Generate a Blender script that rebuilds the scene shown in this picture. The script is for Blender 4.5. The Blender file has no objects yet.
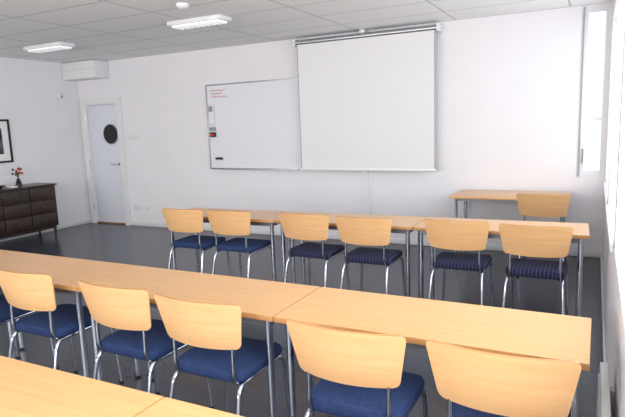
import bpy, bmesh, math, random
from mathutils import Vector, Matrix
sc=bpy.context.scene
sc.view_settings.view_transform='Standard'
sc.view_settings.look='None'

# ---------------------------------------------------------------- materials
def srgb(r,g,b):
    f=lambda c:(c/255/12.92) if c/255<=0.04045 else ((c/255+0.055)/1.055)**2.4
    return (f(r),f(g),f(b),1)
def mat(name,col,rough=.6,metal=0,noise=0,nscale=8,bump=0,bscale=60,emis=0,spec=.5,trans=0):
    m=bpy.data.materials.new(name);m.use_nodes=True
    nt=m.node_tree;b=nt.nodes['Principled BSDF']
    c=srgb(*col)
    b.inputs['Base Color'].default_value=c
    b.inputs['Roughness'].default_value=rough
    b.inputs['Metallic'].default_value=metal
    b.inputs['Specular IOR Level'].default_value=spec
    if trans: b.inputs['Transmission Weight'].default_value=trans
    tc=nt.nodes.new('ShaderNodeTexCoord')
    if noise:
        n=nt.nodes.new('ShaderNodeTexNoise');n.inputs['Scale'].default_value=nscale;n.inputs['Detail'].default_value=4
        nt.links.new(tc.outputs['Object'],n.inputs['Vector'])
        r=nt.nodes.new('ShaderNodeValToRGB')
        r.color_ramp.elements[0].position=.3;r.color_ramp.elements[1].position=.7
        r.color_ramp.elements[0].color=tuple(x*(1-noise) for x in c[:3])+(1,)
        r.color_ramp.elements[1].color=tuple(min(1,x*(1+noise)) for x in c[:3])+(1,)
        nt.links.new(n.outputs['Fac'],r.inputs['Fac']);nt.links.new(r.outputs['Color'],b.inputs['Base Color'])
    if bump:
        n=nt.nodes.new('ShaderNodeTexNoise');n.inputs['Scale'].default_value=bscale
        nt.links.new(tc.outputs['Object'],n.inputs['Vector'])
        bp=nt.nodes.new('ShaderNodeBump');bp.inputs['Strength'].default_value=bump;bp.inputs['Distance'].default_value=.01
        nt.links.new(n.outputs['Fac'],bp.inputs['Height']);nt.links.new(bp.outputs['Normal'],b.inputs['Normal'])
    if emis:
        b.inputs['Emission Color'].default_value=c;b.inputs['Emission Strength'].default_value=emis
    return m
def wood(name,c1,c2,rough=.4,scale=(1.5,30,30),coat=0.15):
    m=bpy.data.materials.new(name);m.use_nodes=True
    nt=m.node_tree;b=nt.nodes['Principled BSDF'];b.inputs['Roughness'].default_value=rough
    b.inputs['Coat Weight'].default_value=coat
    tc=nt.nodes.new('ShaderNodeTexCoord');mp=nt.nodes.new('ShaderNodeMapping');mp.inputs['Scale'].default_value=scale
    n=nt.nodes.new('ShaderNodeTexNoise');n.inputs['Scale'].default_value=1.6;n.inputs['Detail'].default_value=6;n.inputs['Roughness'].default_value=.65
    r=nt.nodes.new('ShaderNodeValToRGB');r.color_ramp.elements[0].position=.3;r.color_ramp.elements[1].position=.72
    r.color_ramp.elements[0].color=srgb(*c1);r.color_ramp.elements[1].color=srgb(*c2)
    nt.links.new(tc.outputs['Object'],mp.inputs['Vector']);nt.links.new(mp.outputs['Vector'],n.inputs['Vector'])
    nt.links.new(n.outputs['Fac'],r.inputs['Fac']);nt.links.new(r.outputs['Color'],b.inputs['Base Color'])
    return m
M={}
M['wall']=mat('wall_paint',(231,228,230),.8,bump=.08,bscale=120,noise=.015,nscale=2)
M['floor']=mat('linoleum',(58,61,71),.24,noise=.12,nscale=14)
M['trim']=mat('trim_paint',(224,224,224),.45)
M['door']=mat('door_paint',(218,220,228),.4)
M['black']=mat('black_plastic',(18,18,20),.4)
M['blackglass']=mat('dark_glass',(12,14,18),.12)
M['chrome']=mat('chrome',(190,195,205),.16,1)
M['steel']=mat('painted_steel',(120,124,130),.4,.7)
M['alu']=mat('aluminium',(180,182,186),.35,.9)
M['beech']=wood('beech_laminate',(204,153,97),(218,170,114),.28)
M['edge']=wood('beech_edge',(172,120,70),(190,140,88),.45)
M['ply']=wood('beech_plywood',(212,162,110),(224,178,127),.38,(2,2,22))
M['blue']=mat('blue_fabric',(44,60,98),.9,noise=.18,nscale=60,bump=.3,bscale=300,spec=.2)
M['board']=mat('whiteboard_enamel',(226,226,230),.25)
M['screen']=mat('screen_fabric',(228,226,225),.9)
M['red']=mat('red_marker',(205,50,50),.6)
M['grey']=mat('grey_plastic',(150,152,156),.5)
M['darkwood']=wood('dark_walnut',(32,20,16),(52,33,24),.4,(3,3,20))
M['paper']=mat('paper',(232,232,230),.8)
M['photo']=mat('photo_print',(70,72,76),.6,noise=.8,nscale=9)
M['green']=mat('leaf_green',(50,84,40),.7,noise=.2)
M['flower']=mat('flower_red',(190,34,40),.6)
M['lamp']=mat('lamp_diffuser',(245,245,245),.5,emis=.5)
M['fixture']=mat('fixture_white',(225,225,225),.4)
M['threshold']=wood('oak_threshold',(120,84,50),(150,108,68),.5)
m=bpy.data.materials.new('navy_striped_fabric');m.use_nodes=True;nt=m.node_tree;b=nt.nodes['Principled BSDF'];b.inputs['Roughness'].default_value=.9
tc=nt.nodes.new('ShaderNodeTexCoord');w=nt.nodes.new('ShaderNodeTexWave');w.inputs['Scale'].default_value=12
r=nt.nodes.new('ShaderNodeValToRGB');r.color_ramp.elements[0].color=srgb(16,18,36);r.color_ramp.elements[1].color=srgb(46,50,90);r.color_ramp.elements[0].position=.5;r.color_ramp.elements[1].position=.75
nt.links.new(tc.outputs['Object'],w.inputs['Vector']);nt.links.new(w.outputs['Fac'],r.inputs['Fac']);nt.links.new(r.outputs['Color'],b.inputs['Base Color'])
M['navy']=m
m=bpy.data.materials.new('ceiling_tiles');m.use_nodes=True;nt=m.node_tree;b=nt.nodes['Principled BSDF'];b.inputs['Roughness'].default_value=.95
tc=nt.nodes.new('ShaderNodeTexCoord');sp=nt.nodes.new('ShaderNodeSeparateXYZ');nt.links.new(tc.outputs['Object'],sp.inputs[0])
def mth(op,a,bv=None):
    n=nt.nodes.new('ShaderNodeMath');n.operation=op
    for i,x in enumerate((a,bv)):
        if x is None: continue
        if isinstance(x,(int,float)): n.inputs[i].default_value=x
        else: nt.links.new(x,n.inputs[i])
    return n.outputs[0]
def gridline(o,per,off,wd):
    return mth('LESS_THAN',mth('FRACT',mth('DIVIDE',mth('ADD',o,100*per+off),per)),wd/per)
g=mth('MAXIMUM',gridline(sp.outputs[0],1.2,.08,.022),gridline(sp.outputs[1],.6,0.02,.022))
mx=nt.nodes.new('ShaderNodeMix');mx.data_type='RGBA'
mx.inputs['A'].default_value=srgb(240,239,238);mx.inputs['B'].default_value=srgb(200,200,202)
nt.links.new(g,mx.inputs['Factor']);nt.links.new(mx.outputs['Result'],b.inputs['Base Color'])
M['ceil']=m

# ---------------------------------------------------------------- mesh builder
class B:
    def __init__(s): s.bm=bmesh.new(); s.m=[]
    def mi(s,k):
        if k not in s.m: s.m.append(k)
        return s.m.index(k)
    def box(s,x0,x1,y0,y1,z0,z1,k,bev=0,seg=2):
        bm=s.bm;n0=set(bm.faces)
        vs=[bm.verts.new((x,y,z)) for z in(z0,z1) for y in (y0,y1) for x in (x0,x1)]
        fs=[bm.faces.new([vs[i] for i in q]) for q in((0,2,3,1),(4,5,7,6),(0,1,5,4),(2,6,7,3),(0,4,6,2),(1,3,7,5))]
        if bev:
            es=list({e for f in fs for e in f.edges})
            bmesh.ops.bevel(bm,geom=es,offset=bev,segments=seg,affect='EDGES',profile=.5)
        for f in bm.faces:
            if f not in n0: f.material_index=s.mi(k)
        return s
    def tube(s,pts,r,k,n=12,cap=True):
        pts=[Vector(p) for p in pts];bm=s.bm;rings=[];mi=s.mi(k)
        ref=None
        for i,p in enumerate(pts):
            if i==0:t=(pts[1]-p).normalized()
            elif i==len(pts)-1:t=(p-pts[i-1]).normalized()
            else: t=((pts[i+1]-p).normalized()+(p-pts[i-1]).normalized()).normalized()
            if ref is None: ref=Vector((1,0,0)) if abs(t.x)<.8 else Vector((0,1,0))
            a=(ref-t*ref.dot(t)).normalized();ref=a;b=t.cross(a)
            rr=r[i] if isinstance(r,(list,tuple)) else r
            rings.append([bm.verts.new(p+(a*math.cos(2*math.pi*j/n)+b*math.sin(2*math.pi*j/n))*rr) for j in range(n)])
        for q in range(len(rings)-1):
            for j in range(n):
                f=bm.faces.new((rings[q][j],rings[q][(j+1)%n],rings[q+1][(j+1)%n],rings[q+1][j]));f.material_index=mi;f.smooth=True
        if cap:
            f=bm.faces.new(rings[0][::-1]);f.material_index=mi
            f=bm.faces.new(rings[-1]);f.material_index=mi
        return s
    def sheet(s,fn,nu,nv,th,k,kedge=None):
        bm=s.bm;mi=s.mi(k);me=s.mi(kedge or k);A=[];C=[]
        for i in range(nu+1):
            A.append([]);C.append([])
            for j in range(nv+1):
                p,nn=fn(i/nu,j/nv)
                A[i].append(bm.verts.new(p+nn*th/2));C[i].append(bm.verts.new(p-nn*th/2))
        for i in range(nu):
            for j in range(nv):
                f=bm.faces.new((A[i][j],A[i+1][j],A[i+1][j+1],A[i][j+1]));f.material_index=mi;f.smooth=True
                f=bm.faces.new((C[i][j],C[i][j+1],C[i+1][j+1],C[i+1][j]));f.material_index=mi;f.smooth=True
        bd=[(i,0) for i in range(nu)]+[(nu,j) for j in range(nv)]+[(i,nv) for i in range(nu,0,-1)]+[(0,j) for j in range(nv,0,-1)]
        for q in range(len(bd)):
            a=bd[q];b=bd[(q+1)%len(bd)]
            f=bm.faces.new((A[a[0]][a[1]],C[a[0]][a[1]],C[b[0]][b[1]],A[b[0]][b[1]]));f.material_index=me
        return s
    def mesh(s,name):
        bmesh.ops.recalc_face_normals(s.bm,faces=s.bm.faces)
        me=bpy.data.meshes.new(name);s.bm.to_mesh(me);s.bm.free()
        for k in s.m: me.materials.append(M[k])
        me.set_sharp_from_angle(angle=math.radians(40))
        return me
    def obj(s,name,loc=(0,0,0),rot=0):
        return put(s.mesh(name),name,loc,rot)
def put(me,name,loc=(0,0,0),rot=0):
    o=bpy.data.objects.new(name,me);sc.collection.objects.link(o);o.location=loc;o.rotation_euler=(0,0,rot)
    return o
def arc(p0,p1,p2,n=6):
    p0,p1,p2=map(Vector,(p0,p1,p2));return [p0*(1-t)**2+p1*2*t*(1-t)+p2*t*t for t in [i/n for i in range(n+1)]]

XL,XR,YB,YN,H=-7.61,.33,0,-9.0,2.7
# ---------------------------------------------------------------- room shell
B().box(XL-.2,XR+.2,YN-.2,.2,-.15,0,'floor').obj('floor')
B().box(XL-.2,XR+.2,YN-.2,.2,H,H+.15,'ceil').obj('ceiling')
DX0,DX1,DH=-7.50,-6.72,2.06
CW0,CW1,CZ0,CZ1=.08,.30,.92,2.66     # narrow corner window in the back wall
b=B();b.box(XL-.2,DX0,0,.2,0,H,'wall').box(DX1,CW0,0,.2,0,H,'wall').box(DX0,DX1,0,.2,DH,H,'wall')
b.box(CW0,CW1,0,.2,0,CZ0,'wall').box(CW0,CW1,0,.2,CZ1,H,'wall').box(CW1,XR+.2,0,.2,0,H,'wall').obj('wall_back')
B().box(XL-.2,XL,YN,0,0,H,'wall').obj('wall_left')
WZ0,WZ1=.86,2.5
wins=[(-1.6,-.15),(-3.3,-1.8),(-5.0,-3.5),(-6.7,-5.2),(-8.4,-6.9)]
b=B();b.box(XR,XR+.2,YN,0,0,WZ0,'wall').box(XR,XR+.2,YN,0,WZ1,H,'wall')
ys=[YN]+[v for w in wins[::-1] for v in w]+[0]
for i in range(0,len(ys),2): b.box(XR,XR+.2,ys[i],ys[i+1],WZ0,WZ1,'wall')
b.obj('wall_right')
fill_wins=[(-6.9,-5.0),(-4.4,-2.4),(-1.9,-.2)]  # unseen rear windows, added to let fill light in from behind the camera
b=B();b.box(XL-.2,XR+.2,YN-.2,YN,0,WZ0,'wall').box(XL-.2,XR+.2,YN-.2,YN,WZ1,H,'wall')
xs=[XL-.2]+[v for w in fill_wins for v in w]+[XR+.2]
for i in range(0,len(xs),2): b.box(xs[i],xs[i+1],YN-.2,YN,WZ0,WZ1,'wall')
b.obj('wall_front')
n=0
for a,c in wins:
    n+=1;b=B();x0,x1=XR+.1,XR+.15;t=.05
    b.box(x0,x1,a,c,WZ0,WZ0+t,'trim').box(x0,x1,a,c,WZ1-t,WZ1,'trim').box(x0,x1,a,a+t,WZ0+t,WZ1-t,'trim').box(x0,x1,c-t,c,WZ0+t,WZ1-t,'trim').box(x0,x1,(a+c)/2-.02,(a+c)/2+.02,WZ0+t,WZ1-t,'trim')
    b.obj('added_rear_window_%d'%n)
for a,c in fill_wins:  # frames for the added rear openings
    n+=1;b=B();y0,y1=YN-.15,YN-.1;t=.05
    b.box(a,c,y0,y1,WZ0,WZ0+t,'trim').box(a,c,y0,y1,WZ1-t,WZ1,'trim').box(a,a+t,y0,y1,WZ0+t,WZ1-t,'trim').box(c-t,c,y0,y1,WZ0+t,WZ1-t,'trim').box((a+c)/2-.02,(a+c)/2+.02,y0,y1,WZ0+t,WZ1-t,'trim')
    b.obj('added_rear_window_%d'%n)
n+=1;b=B();y0,y1,t=.02,.07,.03
b.box(CW0,CW0+t,y0,y1,CZ0,CZ1,'trim').box(CW1-t,CW1,y0,y1,CZ0,CZ1,'trim').box(CW0+t,CW1-t,y0,y1,CZ0,CZ0+t,'trim').box(CW0+t,CW1-t,y0,y1,CZ1-t,CZ1,'trim').box(CW0+t,CW1-t,y0,y1,1.5,1.53,'trim')
b.box(CW0-.022,CW0-.008,-.015,-.001,CZ0-.02,CZ1+.02,'grey')
b.tube([(CW0+.018,.02,1.05),(CW0+.018,-.03,1.06),(CW0+.018,-.03,1.2)],.007,'steel')
b.obj('added_rear_window_%d'%n)
B().box(XR-.02,XR-.001,-3.4,-.05,.83,.858,'trim',.005).obj('trim_sill')
# baseboards
B().box(DX1+.09,XR-.001,-.014,-.001,0.001,.07,'trim',.004).obj('baseboard_back')
B().box(XL+.001,XL+.014,YN,-.02,0.001,.07,'trim',.004).obj('baseboard_left')
B().box(XR-.014,XR-.001,YN,-.02,0.001,.07,'trim',.004).obj('baseboard_right')
# door
b=B()
b.box(DX0,DX0+.05,-.02,.2,0,DH-.05,'trim').box(DX1-.05,DX1,-.02,.2,0,DH-.05,'trim').box(DX0,DX1,-.02,.2,DH-.05,DH,'trim')
b.box(DX0-.06,DX0+.03,-.034,-.002,0,DH-.031,'trim').box(DX1-.03,DX1+.08,-.034,-.002,0,DH-.031,'trim').box(DX0-.06,DX1+.08,-.034,-.002,DH-.03,DH+.06,'trim')
b.box(DX0+.052,DX1-.052,.02,.06,.022,DH-.052,'door',.003)
b.box(DX0+.05,DX1-.05,-.01,.18,0,.02,'threshold',.004)
cx,cz=-6.96,1.52
b.tube([(cx,.02,cz),(cx,.008,cz)],.17,'grey',40).tube([(cx,.009,cz),(cx,.004,cz)],.155,'blackglass',40)
b.tube([(-6.83,.02,1.02),(-6.83,-.04,1.02),(-6.85,-.05,1.02),(-6.95,-.05,1.02)],.009,'chrome').tube([(-6.83,.022,1.02),(-6.83,.008,1.02)],.026,'chrome',20)
for z in(.3,1.05,1.8): b.tube([(DX0+.045,-.04,z-.05),(DX0+.045,-.04,z+.05)],.008,'chrome')
b.obj('door_1')
# ---------------------------------------------------------------- tables
L,D=1.266,.485
b=B()
b.box(-L/2+.002,L/2-.002,-D/2,D/2,.705,.728,'edge',.003)
b.box(-L/2+.004,L/2-.004,-D/2+.002,D/2-.002,.7285,.731,'beech')
lx,ly=L/2-.055,D/2-.05
for sx in(-1,1):
    for sy in(-1,1):
        b.tube([(sx*lx,sy*ly,.012),(sx*lx,sy*ly,.70)],.0175,'chrome',16).tube([(sx*lx,sy*ly,0),(sx*lx,sy*ly,.014)],.02,'black',16)
        b.box(sx*lx-.035,sx*lx+.035,sy*ly-.035,sy*ly+.035,.699,.7055,'steel')
    b.box(sx*lx-.012,sx*lx+.012,-ly,ly,.665,.70,'steel')
for sy in(-1,1): b.box(-lx,lx,sy*ly-.01,sy*ly+.01,.665,.70,'steel')
tbl=b.mesh('classroom_table')
def trow(x0,y0,a,n):
    for i in range(n):
        X=-(i+.5)*L;Y=-D/2
        put(tbl,'classroom_table',(x0+X*math.cos(a)-Y*math.sin(a),y0+X*math.sin(a)+Y*math.cos(a),0),a)
trow(.198,-1.975,.028,3)
trow(.235,-4.215,-.006,4)
trow(.29,-5.455,.0,4)
# teacher desk
b=B();b.box(-1.19,.0,-.66,-.04,.705,.732,'beech',.004)
for x in(-1.13,-.06):
    for y in(-.60,-.10): b.tube([(x,y,0),(x,y,.705)],.017,'chrome',14)
    b.box(x-.01,x+.01,-.6,-.1,.665,.705,'steel')
b.box(-1.13,-.06,-.11,-.09,.665,.705,'steel').box(-1.13,-.06,-.61,-.59,.675,.705,'steel')
b.obj('teacher_desk')
# ---------------------------------------------------------------- chairs
def chair(seatk,name):
    b=B()
    hh,rc=.110,.026
    def fn(u,v):
        s=(u-.5)*2;t=(v-.5)*2
        z=t*hh
        hw=.224+.020*t
        e=abs(z)-(hh-rc)
        if e>0: hw-=rc*(1-math.sqrt(max(0,1-(e/rc)**2)))
        x=s*hw
        y=-.012-.055*(z/ (2*hh)+.5)+.055*(x/.24)**2+.045
        z2=.718+z+.004*(1-s*s)*t
        n=Vector((-.055*2*x/.0576,1,.25)).normalized()
        return Vector((x,y,z2)),n
    def fn2(u,v): return fn(u,.5-.5*math.cos(math.pi*v))
    b.sheet(fn2,22,26,.011,'ply','edge')
    bm=b.bm;mi=b.mi(seatk)
    prof=[(.97,0),(1,.012),(1,.034),(.96,.05),(.8,.056)]
    N=48;rings=[]
    for rr,zz in prof:
        ring=[]
        for j in range(N):
            a=2*math.pi*j/N;c,s=math.cos(a),math.sin(a);p=.32
            ring.append(bm.verts.new((.205*rr*math.copysign(abs(c)**p,c),.265+.205*rr*math.copysign(abs(s)**p,s)+0,.442+zz-(.012*max(0,s)**2 if zz>.03 else 0))))
        rings.append(ring)
    for q in range(len(rings)-1):
        for j in range(N):
            f=bm.faces.new((rings[q][j],rings[q][(j+1)%N],rings[q+1][(j+1)%N],rings[q+1][j]));f.material_index=mi;f.smooth=True
    for rg in(rings[0][::-1],rings[-1]):
        f=bm.faces.new(rg);f.material_index=mi;f.smooth=True
    r=.0105
    for s in(-1,1):
        pts=[(s*.205,-.035,.01)]+arc((s*.188,.055,.38),(s*.183,.068,.432),(s*.183,.12,.432))+arc((s*.183,.38,.432),(s*.183,.45,.432),(s*.188,.455,.38))+[(s*.205,.475,.01)]
        b.tube(pts,r,'chrome')
        b.tube([(s*.205,-.035,0),(s*.205,-.035,.014)],.014,'black').tube([(s*.205,.475,0),(s*.205,.475,.014)],.014,'black')
        pts=[(s*.165,.14,.43)]+arc((s*.165,.10,.432),(s*.165,.062,.436),(s*.165,.058,.50))+[(s*.165,.062,.62),(s*.165,.05,.70),(s*.165,.034,.765)]
        b.tube(pts,.0095,'chrome')
        for z,y in((.66,.048),(.74,.032)): b.tube([(s*.165,y+.015,z),(s*.165,y-.002,z)],.012,'chrome')
    b.tube([(-.183,.14,.43),(.183,.14,.43)],.009,'chrome').tube([(-.183,.38,.43),(.183,.38,.43)],.009,'chrome')
    return b.mesh(name)
cb=chair('blue','chair_blue_mesh');cn=chair('navy','chair_navy_mesh')
for x,y,a,me in[(-3.22,-2.74,.02,cb),(-2.71,-2.72,0,cb),(-1.95,-2.70,-.02,cn),(-1.40,-2.73,.0,cn),(-.68,-2.67,.0,cn),(-.13,-2.71,.0,cn),
              (-3.18,-4.84,0,cb),(-2.59,-4.83,.01,cb),(-1.88,-4.85,-.02,cb),(-1.335,-4.88,.0,cb),(-.59,-4.95,0,cb),(-.035,-4.95,0,cb),
              (-.21,-1.06,.0,cb)]:
    put(me,'classroom_chair',(x,y,0),a)
# ---------------------------------------------------------------- back wall things
b=B();wx0,wx1,wz0,wz1=-4.90,-3.2,.973,2.173
b.box(wx0,wx1,-.022,-.002,wz0,wz1,'board')
t=.018
b.box(wx0-t,wx1+t,-.03,-.001,wz0-t,wz0,'alu',.003).box(wx0-t,wx1+t,-.03,-.001,wz1,wz1+t,'alu',.003).box(wx0-t,wx0,-.03,-.001,wz0,wz1,'alu',.003).box(wx1,wx1+t,-.03,-.001,wz0,wz1,'alu',.003)
b.box(-4.7,-3.4,-.075,-.02,wz0-.02,wz0-.008,'alu',.003)
random.seed(3)
for (z,xa,xb) in((2.10,-4.84,-4.58),(2.055,-4.84,-4.66),(2.01,-4.84,-4.56)):
    x=xa
    while x<xb:
        pts=[];w=random.uniform(.018,.03)
        for i in range(5): pts.append((x+w*i/4,-.0225,z+random.uniform(-.012,.014)))
        b.tube(pts,.0035,'red',5);x+=w+random.uniform(.006,.014)
b.obj('whiteboard')
b=B()
b.box(-4.87,-4.78,-.06,-.023,1.60,1.92,'fixture',.006).box(-4.86,-4.79,-.066,-.058,1.64,1.72,'paper').box(-4.86,-4.79,-.066,-.058,1.80,1.88,'grey')
b.box(-4.875,-4.775,-.055,-.023,1.43,1.50,'black',.006).box(-4.875,-4.775,-.055,-.023,1.52,1.575,'grey',.006)
b.box(-4.86,-4.80,-.06,-.053,1.445,1.475,'red')
b.obj('marker_pen_holder')
b=B();b.box(-4.80,-4.68,-.055,-.023,1.10,1.13,'black',.006);b.box(-4.80,-4.68,-.03,-.023,1.09,1.10,'grey');b.obj('board_eraser')
# projection screen
b=B();sx0,sx1=-3.30,-1.48
b.box(sx0,sx1,-.152,-.149,.985,2.60,'screen')
b.box(sx0,sx0+.01,-.1528,-.1522,.985,2.58,'grey').box(sx1-.01,sx1,-.1528,-.1522,.985,2.58,'grey')
b.box(sx0-.02,sx1+.02,-.162,-.138,.955,.985,'fixture',.006)
b.tube([(sx0-.03,-.13,2.62),(sx1+.03,-.13,2.62)],.035,'alu',20)
b.box(sx0-.05,sx0-.02,-.18,-.002,2.58,2.67,'fixture',.004).box(sx1+.02,sx1+.05,-.18,-.002,2.58,2.67,'fixture',.004)
b.box(-2.42,-2.36,-.15,-.002,2.655,2.698,'fixture',.003)
b.tube([(-2.39,-.162,.97),(-2.39,-.17,.93)],.006,'fixture')
b.obj('projection_screen')
b=B();b.box(-2.375,-2.345,-.02,-.001,.07,.972,'fixture',.004);b.box(-2.40,-2.32,-.03,-.001,.22,.34,'fixture',.006);b.obj('cable_conduit')
b=B();b.box(XL+.005,-6.86,-.3,-.002,2.42,2.692,'fixture',.008);b.box(XL+.005,-6.86,-.302,-.2995,2.56,2.563,'grey')
b.obj('ventilation_box')
def plate(name,x,z,w,h):
    b=B();b.box(x-w/2,x+w/2,-.012,-.001,z-h/2,z+h/2,'fixture',.004)
    b.box(x-w/4,x+w/4,-.016,-.011,z-h/4,z+h/4,'trim',.002);b.obj(name)
plate('wall_outlet',-6.48,.31,.16,.09);plate('light_switch',-6.50,1.46,.085,.085);plate('light_switch',-6.38,1.46,.085,.085);plate('wall_outlet',-6.27,.31,.08,.09)
# ---------------------------------------------------------------- ceiling things
def lamp(x0,x1,y0,y1):
    b=B();z=H-.001
    b.box(x0,x1,y0,y1,z-.045,z,'fixture',.008).box(x0+.04,x1-.04,y0+.025,y1-.025,z-.06,z-.044,'lamp',.006)
    for i in range(9):
        x=x0+.06+(x1-x0-.12)*i/8;b.box(x-.002,x+.002,y0+.02,y1-.02,z-.068,z-.044,'fixture')
    b.obj('ceiling_lamp')
lamp(-3.89,-3.2,-1.96,-1.74);lamp(-6.48,-5.78,-1.78,-1.54)
lamp(-3.89,-3.2,-5.4,-5.18);lamp(-6.48,-5.78,-5.4,-5.18)
b=B();b.tube([(-3.2,-2.52,2.699),(-3.2,-2.52,2.68),(-3.2,-2.52,2.665),(-3.2,-2.52,2.655)],[.06,.058,.045,.02],'fixture',28);b.obj('smoke_detector')
# ---------------------------------------------------------------- left wall
b=B();y0,y1,z0,z1=-2.05,-1.33,1.16,1.80;x=XL
b.box(x+.001,x+.02,y0,y1,z0,z0+.03,'black').box(x+.001,x+.02,y0,y1,z1-.03,z1,'black').box(x+.001,x+.02,y0,y0+.03,z0,z1,'black').box(x+.001,x+.02,y1-.03,y1,z0,z1,'black')
b.box(x+.001,x+.008,y0+.02,y1-.02,z0+.02,z1-.02,'paper').box(x+.008,x+.010,y0+.13,y1-.13,z0+.13,z1-.13,'photo')
b.obj('picture_frame')
b=B();b.box(XL+.001,XL+.05,-.43,-.35,2.12,2.22,'fixture',.008).tube([(XL+.05,-.39,2.16),(XL+.06,-.39,2.155)],.018,'grey');b.obj('motion_sensor')
# sideboard
b=B();x0,x1,y0,y1=XL+.02,-7.15,-2.75,-1.0
b.box(x0,x1+.015,y0-.02,y1+.02,.785,.81,'darkwood',.005)
b.box(x0,x1-.01,y0,y1,.16,.786,'darkwood',.004)
nc=4
for i in range(nc):
    a=y0+.02+(y1-y0-.04)*i/nc;c=y0+.02+(y1-y0-.04)*(i+1)/nc
    for za,zb in((.58,.77),(.38,.57),(.18,.37)):
        b.box(x1-.012,x1+.004,a+.008,c-.008,za,zb,'darkwood',.004)
        ym=(a+c)/2;b.tube([(x1+.002,ym,(za+zb)/2),(x1+.016,ym,(za+zb)/2)],[.006,.009],'steel',12)
for x in(x0+.03,x1-.04):
    for y in(y0+.05,y1-.05): b.tube([(x,y,0),(x,y,.165)],[.016,.026],'darkwood',12)
b.box(x0+.02,x1-.03,y0+.03,y1-.03,.12,.162,'darkwood')
b.obj('sideboard')
# vase with flowers
vx,vy=-7.33,-1.47
b=B();b.tube([(vx,vy,.811),(vx,vy,.83),(vx,vy,.87),(vx,vy,.91),(vx,vy,.93)],[.03,.045,.04,.022,.03],'blackglass',20)
random.seed(5)
for i in range(11):
    a=random.uniform(0,6.28);rr=random.uniform(.02,.07);h=random.uniform(.06,.15)
    e=(vx+rr*math.cos(a),vy+rr*math.sin(a),.93+h);b.tube(arc((vx,vy,.91),(vx,vy,.93+h*.6),e,4),.003,'green',5)
    k='flower' if i%3 else 'green'
    b.tube([Vector(e)+Vector((0,0,-.014)),Vector(e),Vector(e)+Vector((0,0,.014)),Vector(e)+Vector((0,0,.02))],[.006,.017,.014,.004],k,8)
b.obj('flower_vase')
b=B();vx,vy=-7.36,-1.78
b.tube([(vx,vy,.811),(vx,vy,.815),(vx,vy,.84),(vx,vy,.86),(vx,vy,.862),(vx,vy,.83)],[.04,.045,.09,.11,.104,.05],'blackglass',24);b.obj('fruit_bowl')
b=B();b.box(-7.36,-7.24,-1.64,-1.55,.811,.83,'paper',.002);b.obj('paper_stack')
# radiator under window
b=B()
ya,yb=-5.7,-4.15
b.box(.272,.305,ya,yb,.1,.52,'fixture',.006)
k=int((yb-ya)/.05)
for i in range(k): b.box(.266,.273,ya+.01+i*.05,ya+.04+i*.05,.13,.49,'fixture',.003)
for y in(ya+.1,yb-.1): b.box(.3,.327,y-.02,y+.02,.2,.45,'fixture')
b.obj('radiator')
# ---------------------------------------------------------------- lights
w=bpy.data.worlds.new('sky');sc.world=w;w.use_nodes=True
bg=w.node_tree.nodes['Background'];bg.inputs['Color'].default_value=(.82,.9,1,1);bg.inputs['Strength'].default_value=1.3
def area(name,loc,rot,sx,sy,p,col=(1,1,1)):
    l=bpy.data.lights.new(name,'AREA');l.shape='RECTANGLE';l.size=sx;l.size_y=sy;l.energy=p;l.color=col
    o=bpy.data.objects.new(name,l);sc.collection.objects.link(o);o.location=loc;o.rotation_euler=rot
for (a,c),p in zip(wins,(17,34,38,70,70)):
    area('added_rear_fill',(XR+.3,(a+c)/2,(WZ0+WZ1)/2+.05),(0,math.radians(90),0),1.7,c-a,p,(.88,.94,1))
for a,c in fill_wins:
    area('added_rear_fill',((a+c)/2,YN-.3,(WZ0+WZ1)/2+.05),(math.radians(90),0,0),c-a,1.6,112,(1,.98,.96))  # added fill lamps behind the camera, evening out light on the back wall
# ---------------------------------------------------------------- camera
d=dict(cx=0.218,cy=6.695,h=1.575,yaw=0.476,pitch=0.153,roll=-0.036,f=550.551)
c,s=math.cos(d['yaw']),math.sin(d['yaw']);cp,sp_=math.cos(d['pitch']),math.sin(d['pitch']);cr,sr=math.cos(d['roll']),math.sin(d['roll'])
r=Vector((c,s,0));fw=Vector((-s*cp,c*cp,-sp_));up=Vector((-s*sp_,c*sp_,cp))
R=r*cr+up*sr;U=up*cr-r*sr
cam=bpy.data.cameras.new('camera');co=bpy.data.objects.new('camera',cam);sc.collection.objects.link(co)
cam.sensor_width=36;cam.lens=d['f']/625*36;cam.clip_start=.02
mw=Matrix.Identity(4)
for i in range(3): mw[i][0]=R[i];mw[i][1]=U[i];mw[i][2]=-fw[i]
mw[0][3],mw[1][3],mw[2][3]=d['cx'],-d['cy'],d['h']
co.matrix_world=mw
sc.camera=co
